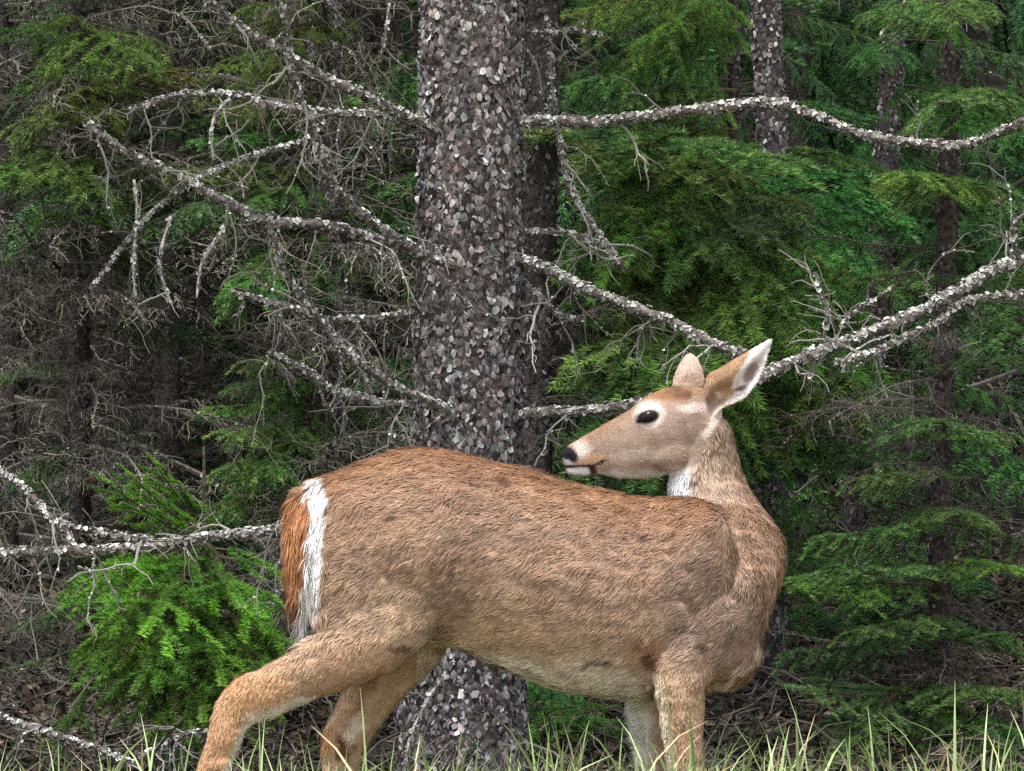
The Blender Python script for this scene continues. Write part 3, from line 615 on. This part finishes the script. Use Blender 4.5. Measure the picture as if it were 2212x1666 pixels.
def ear(top, low, ys, thick):
    """grid between the ear's two edges, bellied by ys, given thickness"""
    m, n = 22, 15; A = spline([(*p, 0) for p in top], m)[:, :2]; B = spline([(*p, 0) for p in low], m)[:, :2]
    s = np.linspace(0, 1, n); G = A[:, None] * (1 - s)[None, :, None] + B[:, None] * s[None, :, None]
    wd = np.linalg.norm(A - B, axis=1) / 100.0
    prof = np.interp(s, np.linspace(0, 1, len(ys[2])), ys[2])
    yy = np.linspace(ys[0], ys[1], m)[:, None] + prof[None] * np.clip(wd, 0.05, 1)[:, None]
    f = np.stack([(G[..., 0] - 1106) / 1000, yy / 1000, (1880 - G[..., 1]) / 1000], -1).reshape(-1, 3)
    b = f.copy(); b[:, 1] += thick / 1000; b = b.reshape(m, n, 3)
    i, j = np.meshgrid(np.arange(m - 1), np.arange(n - 1), indexing='ij'); q = (i * n + j).ravel()
    F = np.concatenate([np.stack([q, q + 1, q + n + 1], 1), np.stack([q, q + n + 1, q + n], 1)]); o = m * n
    T = [F, F[:, ::-1] + o]
    rim = list(range(n)) + [k * n + n - 1 for k in range(1, m)] + list(range(m * n - 2, (m - 1) * n - 1, -1)) + [k * n for k in range(m - 2, 0, -1)]
    rim = np.array(rim); r2 = np.roll(rim, -1)
    T += [np.stack([rim, rim + o, r2 + o], 1), np.stack([rim, r2 + o, r2], 1)]
    return np.concatenate([f, b.reshape(-1, 3)]), np.concatenate(T)
parts.append(ear([(1520, 842), (1531, 806), (1560, 790), (1597, 768), (1632, 748), (1669, 728)], [(1540, 905), (1562, 882), (1606, 863), (1630, 836), (1652, 796), (1671, 732)], (HY - 42, HY - 48, (0, -13, -20, -12, 8, 14, 8, -6)), 9))
parts.append(ear([(1462, 850), (1456, 828), (1461, 803), (1472, 780), (1484, 763), (1494, 757)], [(1522, 850), (1528, 822), (1525, 797), (1518, 778), (1507, 764), (1496, 757)], (HY + 34, HY + 40, (0, -10, -14, -10, 0)), 9))
V = []; T = []; o_ = 0
for a, b in parts:
    V.append(a); T.append(b + o_); o_ += len(a)
tmp = obj("tmp", tri_mesh("tmp", np.concatenate(V), np.concatenate(T), None))
md = tmp.modifiers.new("r", 'REMESH'); md.mode = 'VOXEL'; md.voxel_size = 0.0036
md = tmp.modifiers.new("s", 'SMOOTH'); md.factor = 0.5; md.iterations = 14
bpy.context.view_layer.update()
body_me = bpy.data.meshes.new_from_object(tmp.evaluated_get(bpy.context.evaluated_depsgraph_get()))
bpy.data.objects.remove(tmp)
nv = len(body_me.vertices); BV = np.empty(nv * 3, np.float32); body_me.vertices.foreach_get("co", BV); BV = BV.reshape(-1, 3).astype(float)

TOPX = [640, 665, 714, 759, 804, 853, 893, 938, 1005, 1049, 1094, 1139, 1193, 1237, 1313, 1370, 1450, 1530, 1600, 1700]
TOPY = [1052, 1040, 1026, 1006, 989, 973, 968, 971, 984, 995, 1004, 1012, 1030, 1045, 1061, 1072, 1075, 1085, 1090, 1150]
BOTX = [640, 760, 942, 1005, 1049, 1094, 1139, 1193, 1237, 1313, 1400, 1550, 1700]
BOTY = [1420, 1460, 1400, 1404, 1425, 1446, 1460, 1481, 1494, 1505, 1508, 1490, 1460]
def grid(p): return p[:, 0] * 1000 + 1106, 1880 - p[:, 2] * 1000, p[:, 1] * 1000
def blob(px, py, cx, cy, rx, ry, rot=0.0, soft=0.35):
    a, b = px - cx, py - cy; c, s = math.cos(rot), math.sin(rot); u, v = a * c + b * s, -a * s + b * c
    return 1 - sstep(1 - soft, 1 + soft, np.hypot(u / rx, v / ry))
def head_mask(px, py, y): return (px > 1205) & (py < np.interp(px, [1205, 1440, 1480, 1505, 1560, 1700], [1036, 1034, 1022, 1004, 905, 905])) & (y > 15)
def poly_dist(px, py, pts):
    d = np.full(len(px), 1e9); pts = np.asarray(pts, float)
    for a, b in zip(pts[:-1], pts[1:]):
        ab = b - a; t = np.clip(((px - a[0]) * ab[0] + (py - a[1]) * ab[1]) / (ab @ ab), 0, 1)
        d = np.minimum(d, np.hypot(px - a[0] - t * ab[0], py - a[1] - t * ab[1]))
    return d
def coat(p, nrm):
    px, py, y = grid(p)
    jx = 26 * (vnoise(p * 45, 11) - 0.5); jy = 26 * (vnoise(p * 45, 12) - 0.5); qx, qy = px + jx, py + jy
    top, bot = np.interp(qx, TOPX, TOPY), np.interp(qx, BOTX, BOTY); u = np.clip((qy - top) / (bot - top), 0, 1.2)
    U = [0, 0.06, 0.22, 0.5, 0.75, 0.9, 1.0, 1.2]
    C = lin([(132, 88, 50), (142, 100, 64), (150, 114, 86), (162, 128, 101), (178, 144, 114), (192, 156, 122), (220, 192, 160), (230, 208, 180)])
    c = np.stack([np.interp(u, U, C[:, k]) for k in range(3)], 1)
    def mix(c, m, rgb): return c * (1 - m)[:, None] + m[:, None] * lin(rgb)
    c = mix(c, 0.8 * blob(qx, qy, 1545, 1320, 110, 150), (142, 116, 100))                 # greyer shoulder, with its lower shading painted in
    c = mix(c, 0.6 * blob(qx, qy, 1600, 1180, 70, 90), (150, 118, 92))
    c = mix(c, 0.6 * blob(qx, qy, 1000, 1230, 56, 190, 0.25), (132, 102, 80))              # flank shadow painted into the coat colour
    c = mix(c, 0.55 * blob(qx, qy, 1150, 1150, 110, 40, 0.1), (142, 112, 90))
    body_low = sstep(1388, 1462, qy) * sstep(935, 1010, qx) * sstep(1470, 1390, qx)
    c = mix(c, body_low * sstep(-0.1, 0.95, -nrm[:, 2]), (236, 220, 200))
    c = mix(c, 0.75 * blob(qx, qy, 1130, 1436, 70, 16, 0.32), (238, 226, 208))             # pale streak on the belly
    c = mix(c, 0.7 * blob(qx, qy, 1390, 1420, 42, 46), (150, 98, 56))                       # rusty behind the elbow, the pit's shade mixed into the colour
    # legs
    hl = sstep(1365, 1420, qy) * (qx < 900); c = mix(c, hl, (186, 146, 110))
    c = mix(c, 0.9 * sstep(1425, 1475, qy) * (qx < 640), (200, 148, 98))
    c = mix(c, 0.6 * blob(qx, qy, 520, 1480, 30, 34), (196, 134, 76))
    inner = np.where(y > 0, sstep(0.1, 0.7, -nrm[:, 1]), 0)
    c = mix(c, 0.8 * sstep(1440, 1480, qy) * inner * (px > 600) * (px < 960), (206, 164, 124))
    c = mix(c, blob(qx, qy, 765, 1580, 14, 44, 0.3), (236, 214, 184))
    c = mix(c, blob(qx, qy, 742, 1622, 20, 24), (112, 62, 28))
    c = mix(c, 0.8 * blob(qx, qy, 800, 1480, 14, 62, 0.6), (160, 110, 66))
    c = mix(c, 0.8 * blob(qx, qy, 702, 1600, 18, 34), (192, 130, 70))
    lowedge = np.where((px < 700) & (py > 1500), sstep(0.25, 0.8, nrm[:, 0] * 0.5 - nrm[:, 2]), 0)
    c = mix(c, lowedge, (236, 222, 205))
    fl = sstep(1440, 1490, qy) * (qx > 1400) * (y < 0); c = mix(c, fl, (182, 144, 108))
    c = mix(c, 0.85 * fl * sstep(0.35, 0.8, -nrm[:, 0]), (238, 216, 188))
    ff = sstep(1480, 1520, py) * (px > 1340) * (y > 0); c = mix(c, ff * sstep(1425, 1385, px), (232, 226, 220)); c = mix(c, ff * sstep(1390, 1430, px), (178, 140, 112))
    c = mix(c, blob(qx, qy, 1600, 1455, 44, 26, -0.6) * 0.8, (140, 96, 66))                # brisket
    c = mix(c, (1 - sstep(4, 12, poly_dist(qx, qy, [(1532, 1510), (1570, 1472), (1625, 1425), (1640, 1405)]))) * 0.8 * (y < 60), (226, 204, 180))
    c = mix(c, 0.7 * (1 - sstep(6, 18, poly_dist(qx, qy, [(1556, 1102), (1600, 1130), (1630, 1190), (1640, 1270)]))) * (y < 60), (118, 88, 66))  # shade of the neck-chest groove, painted as a dark line
    # dark ruffles in the fur, and crease shade painted at the elbow
    for cx, cy_, a, b in ((1397, 1166, 15, 8), (986, 1230, 11, 11), (1492, 1222, 8, 16), (1515, 1395, 10, 15), (1408, 1430, 12, 22), (1555, 1099, 10, 7), (1100, 1045, 18, 6), (1030, 1052, 16, 6), (1530, 1492, 7, 18), (1290, 1430, 34, 8), (870, 1395, 26, 9)):
        c = mix(c, 0.75 * blob(qx * 0.6 + px * 0.4, qy * 0.6 + py * 0.4, cx, cy_, a, b, -0.2), (70, 44, 34))
    # rump and tail
    wl = 1 - sstep(15, 24, poly_dist(px + jx * 0.35, qy, [(692, 1062), (697, 1100), (688, 1180), (682, 1250), (672, 1310), (664, 1362)]))
    tail = (px < 672) & (py > 1068) & (py < 1385)
    c = mix(c, tail * 1.0, (182, 116, 60)); c = mix(c, tail * sstep(1235, 1300, qy) * 0.8, (92, 62, 44))
    c = mix(c, wl, (250, 248, 248)); c = mix(c, blob(px, py, 632, 1052, 22, 12, -0.4), (242, 240, 240))
    # neck
    nk = (px > 1440) & (py < np.interp(px, [1440, 1530, 1560, 1620, 1660, 1700], [1078, 1084, 1104, 1150, 1190, 1230])) & ((y > 20) | (py < 1060))
    ncol = lin([(176, 150, 132), (166, 138, 116), (150, 116, 86)]); t = np.clip((qx - np.interp(py, [930, 1100], [1470, 1480])) / 150, 0, 1)
    nc = np.stack([np.interp(t, [0, 0.5, 1], ncol[:, k]) for k in range(3)], 1); c = np.where(nk[:, None], nc, c)
    c = mix(c, nk * (1 - sstep(1480, 1500, px + 0.4 * jx)) * sstep(1005, 1020, py), (240, 242, 248))
    # head
    h = head_mask(px, py, y); kx, ky = px + jx * 0.4, py + jy * 0.4
    hc = np.broadcast_to(lin((161, 135, 117)), c.shape).copy()
    top_ = np.interp(px, [1214, 1266, 1315, 1364, 1386, 1406, 1438, 1560], [974, 938, 908, 881, 862, 847, 835, 835])
    hc = mix(hc, 1 - sstep(8, 44, ky - top_), (152, 116, 86)); hc = mix(hc, blob(kx, ky, 1440, 846, 46, 18, 0.1), (150, 104, 62)); hc = mix(hc, 0.85 * blob(px + jx * 0.8, py + jy * 0.8, 1472, 843, 24, 12, 0.1, 0.5), (98, 64, 40))
    hc = mix(hc, 0.75 * blob(kx, ky, 1370, 982, 60, 16, -0.08), (206, 184, 166)); hc = mix(hc, 0.7 * sstep(1000, 1022, ky) * (px > 1290), (206, 192, 180))
    hc = mix(hc, 0.5 * blob(kx, ky, 1492, 905, 30, 10, -0.2), (120, 96, 84)); hc = mix(hc, 0.7 * blob(kx, ky, 1500, 880, 30, 12), (205, 190, 180))
    hc = mix(hc, blob(kx, ky, 1405, 895, 31, 27, 0, 0.3), (236, 224, 212))
    hc = mix(hc, 0.8 * (1 - sstep(5, 11, poly_dist(kx, ky, [(1570, 880), (1545, 906), (1522, 938)]))), (232, 216, 202))
    hc = mix(hc, 0.8 * sstep(1008, 1024, ky) * (px > 1290), (232, 226, 220))
    hc = mix(hc, 0.5 * blob(kx, ky, 1330, 1005, 40, 12, 0.1), (196, 170, 150)); hc = mix(hc, 0.35 * blob(kx, ky, 1330, 940, 60, 22, -0.55), (140, 112, 94))
    hc = mix(hc, 0.8 * blob(kx, ky, 1251, 970, 18, 20, 0, 0.6), (208, 190, 180)); hc = mix(hc, 0.9 * blob(kx, ky, 1280, 988, 26, 9, -0.1), (212, 164, 116))
    hc = mix(hc, blob(kx, ky, 1262, 998, 44, 9, -0.03), (214, 178, 146))
    hc = mix(hc, blob(px, py, 1250, 1017, 28, 9), (240, 240, 244)); hc = mix(hc, blob(px, py, 1228, 995, 12, 7, 0.2), (226, 222, 224))
    hc = mix(hc, 1 - sstep(1.6, 3.6, poly_dist(px, py, [(1218, 1006), (1255, 1005), (1285, 1003), (1306, 992)])), (34, 22, 22))
    hc = mix(hc, blob(px, py, 1279, 1012, 8, 11), (62, 36, 34))
    hc = mix(hc, blob(px, py, 1227, 977, 19, 15, 0.35, 0.18), (30, 27, 31)); hc = mix(hc, blob(px, py, 1239, 986, 9, 11, 0.3, 0.3), (24, 18, 20)); hc = mix(hc, blob(px, py, 1229, 981, 7, 3.5, 0.5, 0.3), (6, 5, 6))
    hc = mix(hc, blob(px, py, 1401, 899, 26, 15, -0.22, 0.22), (44, 30, 28)); hc = mix(hc, 1 - sstep(2, 5, poly_dist(px, py, [(1390, 903), (1378, 909)])), (40, 27, 26))
    c = np.where(h[:, None], hc, c)
    # ears
    en = (py < np.interp(px, [1520, 1545, 1580, 1640, 1700], [815, 850, 905, 890, 800])) & (px > 1527) & (py < 912) & (y > 20) & ~((px < 1550) & (py > 850))
    ec = mix(np.broadcast_to(lin((172, 130, 92)), c.shape).copy(), 0.5 * blob(kx, ky, 1560, 800, 26, 14, -0.4), (138, 100, 66))
    inn = 1 - sstep(0, 7, poly_dist(px, py, [(1665, 738), (1632, 795), (1604, 830)]) - np.interp(px, [1595, 1620, 1670], [20, 24, 4]))
    ec = mix(ec, inn, (232, 226, 228)); ec = mix(ec, blob(px, py, 1622, 805, 12, 26, 0.5), (150, 122, 124)); ec = mix(ec, blob(px, py, 1596, 858, 34, 10, -0.45), (206, 194, 190))
    ec = mix(ec, blob(px, py, 1600, 838, 16, 6, -0.3), (120, 98, 92)); ec = mix(ec, 0.8 * blob(px, py, 1530, 855, 30, 9, -0.1), (226, 210, 196))
    c = np.where(en[:, None], ec, c)
    ef = (px > 1450) & (px < 1532) & (py < 829) & (y > HY + 18); fc = mix(np.broadcast_to(lin((196, 166, 148)), c.shape).copy(), 0.6 * blob(kx, ky, 1500, 815, 24, 12), (170, 126, 92))
    c = np.where(ef[:, None], fc, c)
    c = mix(c, (py > 1862) * 1.0, (30, 26, 25))
    lum = (c @ np.array([0.3, 0.6, 0.1]))[:, None]; c = lum + (c - lum) * 0.8
    return c
BN = np.empty(nv * 3, np.float32); body_me.vertices.foreach_get("normal", BN); BN = BN.reshape(-1, 3).astype(float)
# slight roughness of the coat's surface
BV2 = BV + BN * ((vnoise(BV * np.array([28, 60, 60]), 21) - 0.5) * 0.006 * (~head_mask(*grid(BV))))[:, None]
body_me.vertices.foreach_set("co", BV2.astype(np.float32).ravel())
a = body_me.color_attributes.new("Col", 'FLOAT_COLOR', 'POINT')
bc = coat(BV, BN) * 0.85
a.data.foreach_set("color", np.concatenate([bc, np.ones((nv, 1))], 1).astype(np.float32).ravel())
body_me.polygons.foreach_set("use_smooth", np.full(len(body_me.polygons), True)); body_me.materials.clear(); body_me.materials.append(M_SKIN); body_me.name = "body"; body_me.update()
doe = obj("deer", None, loc=(0, 0, 0)); tag(doe, "tan doe standing in the verge grass, head turned back over its body", "deer")
obj("body", body_me, doe)
for s in (-1, 1):
    V, T = ball(1403, 898, HY + s * 51, 18, 11.5, 8.5, R(13)); obj("eye", tri_mesh("eye", V, T, M_EYE, None, True), doe)

# fur: strands laid along the coat
body_me.calc_loop_triangles(); nt_ = len(body_me.loop_triangles); LT = np.empty(nt_ * 3, np.int32); body_me.loop_triangles.foreach_get("vertices", LT); LT = LT.reshape(-1, 3)
A, B, C_ = BV2[LT[:, 0]], BV2[LT[:, 1]], BV2[LT[:, 2]]; cr = np.cross(B - A, C_ - A); area = np.linalg.norm(cr, axis=1) / 2; fn = unit(cr); ctr = (A + B + C_) / 3
hm = head_mask(*grid(ctr)) | ((ctr[:, 2] > 0.97) & (ctr[:, 0] > 0.34))
wgt = area * np.where(fn[:, 1] > 0.25, 0.3, 1.0) * np.where(hm, 3.2, 1.0) * np.where(ctr[:, 2] < 0.15, 0.3, 1.0)
NF = 150000
k = rng.choice(nt_, NF, p=wgt / wgt.sum()); b1 = np.sqrt(rng.random(NF))[:, None]; b2 = rng.random(NF)[:, None]
w0, w1, w2 = 1 - b1, b1 * (1 - b2), b1 * b2
p = A[k] * w0 + B[k] * w1 + C_[k] * w2; nrm = unit(BN[LT[k, 0]] * w0 + BN[LT[k, 1]] * w1 + BN[LT[k, 2]] * w2)
px, py, y = grid(p); h = head_mask(px, py, y)
flow = np.tile(np.array([-0.86, 0.0, -0.42]), (NF, 1))
L = np.full(NF, 0.021)
def setf(m, d, l):
    flow[m] = d; L[m] = l
setf((px > 1440) & (py < 1075) & ~h, (0.06, 0, -1), 0.017)
setf((px > 1560) & (py < 1300) & ~h, (-0.05, 0, -1), 0.02)
setf((py > 1380) & (px < 950), (-0.75, 0, -0.6), 0.013)
setf((py > 1500) & (px < 620), (-0.3, 0, -1), 0.010)
setf((py > 1470) & (px < 900) & (px > 620) & (y > 0), (-0.5, 0, -0.8), 0.011)
setf((py > 1440) & (px > 1330) & (px < 1545) & ((y < -60) | (y > 60)), (0, 0, -1), 0.010)
setf((py > 1430) & (px > 950) & (px < 1400), (-0.9, 0, -0.25), 0.024)
setf((px < 674) & (py < 1390), (-0.10, 0, -1), 0.042)
setf((px >= 674) & (px < 716) & (py > 1035) & (py < 1390), (-0.12, 0, -1), 0.026)
setf((px < 668) & (py < 1066), (-1, 0, -0.1), 0.03)
setf(h, (0.9, 0, 0.1), 0.0065)
setf(h & (py > 985), (0.9, 0, -0.25), 0.0075)
er = (py < 912) & (px > 1527) & (y > 20) & ~((px < 1550) & (py > 850)); setf(er, (0.7, 0, 0.65), 0.008)
setf((px > 1450) & (px < 1532) & (py < 829) & (y > HY + 18), (0.1, 0, 1), 0.006)
cl = np.stack([vnoise(p * 70, s_) for s_ in (31, 32, 33)], 1) - 0.5
cl2 = np.stack([vnoise(p * 22, s_) for s_ in (41, 42, 43)], 1) - 0.5
flow = unit(flow) + cl * 0.9 + cl2 * 0.7 + rng.normal(0, 0.13, (NF, 3))
tang = unit(flow - nrm * np.sum(flow * nrm, 1)[:, None])
lift = (0.22 + 0.5 * (vnoise(p * 60, 51) - 0.35))[:, None]; lift = np.clip(lift, 0.06, 0.6) * np.where(h | er, 0.6, 1)[:, None]
d0 = unit(tang + nrm * lift * 1.3); d1 = unit(tang + nrm * lift * 0.35 + np.array([0, 0, -0.12]))
L = (L * rng.uniform(0.6, 1.25, NF))[:, None]
bald = (blob(px, py, 1404, 898, 25, 15, -0.24, 0.12) > 0.5) | (blob(px, py, 1226, 977, 17, 14, 0.35, 0.15) > 0.4) | (py > 1850) | (h & (poly_dist(px, py, [(1218, 1006), (1255, 1005), (1285, 1003)]) < 2.5))
ok = ~bald
wd = np.where(h | er, 0.0011, 0.0017)[:, None] * rng.uniform(0.7, 1.3, (NF, 1)); sd = unit(np.cross(d0, nrm))
m1 = p + d0 * L * 0.5; m2 = m1 + d1 * L * 0.5; p0 = p - nrm * 0.001
V = np.stack([p0 - sd * wd * .5, p0 + sd * wd * .5, m1 - sd * wd * .42, m1 + sd * wd * .42, m2], 1)[ok]
cc = coat(p, nrm); tone = (0.80 + 0.42 * rng.random(NF) ** 1.2) * (0.66 + 0.66 * vnoise(p * np.array([48, 80, 80]), 61)) * (0.84 + 0.32 * vnoise(p * np.array([16, 30, 30]), 62))
tone = np.where((py > 1420) & ((px > 1420) | (px < 900)), 0.45 * tone + 0.52, tone); tone = np.where(h | er, 0.5 * tone + 0.5, tone); cc = cc * 0.95 * tone[:, None]
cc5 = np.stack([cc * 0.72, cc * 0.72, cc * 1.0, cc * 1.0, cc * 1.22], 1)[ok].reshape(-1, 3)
n_ = len(V); base = np.arange(n_) * 5
T = np.concatenate([np.stack([base, base + 1, base + 3], 1), np.stack([base, base + 3, base + 2], 1), np.stack([base + 2, base + 3, base + 4], 1)])
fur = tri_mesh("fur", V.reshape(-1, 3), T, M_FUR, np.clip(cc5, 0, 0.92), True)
nn = unit(nrm + 0.35 * tang * rng.normal(0, 1, (NF, 1)) + rng.normal(0, 0.16, (NF, 3)))[ok]
fur.normals_split_custom_set_from_vertices(np.repeat(nn, 5, 0).astype(np.float32))
fo = obj("fur", fur, doe); fo["kind"] = "stuff"

# ------------------------------------------------------------------ grass on the verge
def blades(n, ysel, xsel, hsel, dry=0.14, wdt=(0.005, 0.0105)):
    mb = MB()
    for _ in range(n):
        x, y = xsel(), ysel(); z = float(ground_z(x, y)) - 0.02; h_ = hsel(); a = rng.uniform(0, 6.3); ln = rng.uniform(0.08, 0.75)
        w_ = rng.uniform(*wdt); d = np.array([math.cos(a), math.sin(a), 0]); m = 6; s = np.linspace(0, 1, m)[:, None]
        c = np.array([x, y, z]) + d * ln * h_ * s ** 2.0 + np.array([0, 0, 1.0]) * h_ * (s - 0.35 * ln * s ** 3)
        sd = np.array([-d[1], d[0], 0]); sd = unit(sd + rng.normal(0, 0.4, 3)); wv = w_ * (1 - s ** 2.5) * 0.5 + 0.0002
        V = np.stack([c - sd * wv, c + sd * wv], 1).reshape(-1, 3); q = np.arange(m - 1) * 2
        T = np.concatenate([np.stack([q, q + 1, q + 3], 1), np.stack([q, q + 3, q + 2], 1)])
        g = rng.random(); col = np.array([0.13, 0.20, 0.06]) * (1 - g) + np.array([0.34, 0.42, 0.20]) * g
        if rng.random() < dry: col = np.array([0.46, 0.36, 0.22]) * rng.uniform(0.7, 1.2)
        mb.add(V, T, np.repeat(col * np.interp(s, [0, 1], [0.75, 1.15]), 2, 0))
    return mb
tufts = rng.uniform(-1.45, 1.45, 46)
mb = blades(6400, lambda: rng.uniform(-1.6, 0.9), lambda: rng.uniform(-1.45, 1.45) if rng.random() < 0.45 else tufts[rng.integers(46)] + rng.normal(0, 0.035), lambda: rng.gamma(9, 0.0205))
tag(obj("grass", mb.mesh("grass", M_GRASS)), "fresh green verge grass with dry blades round the doe's legs", "grass", kind="stuff")
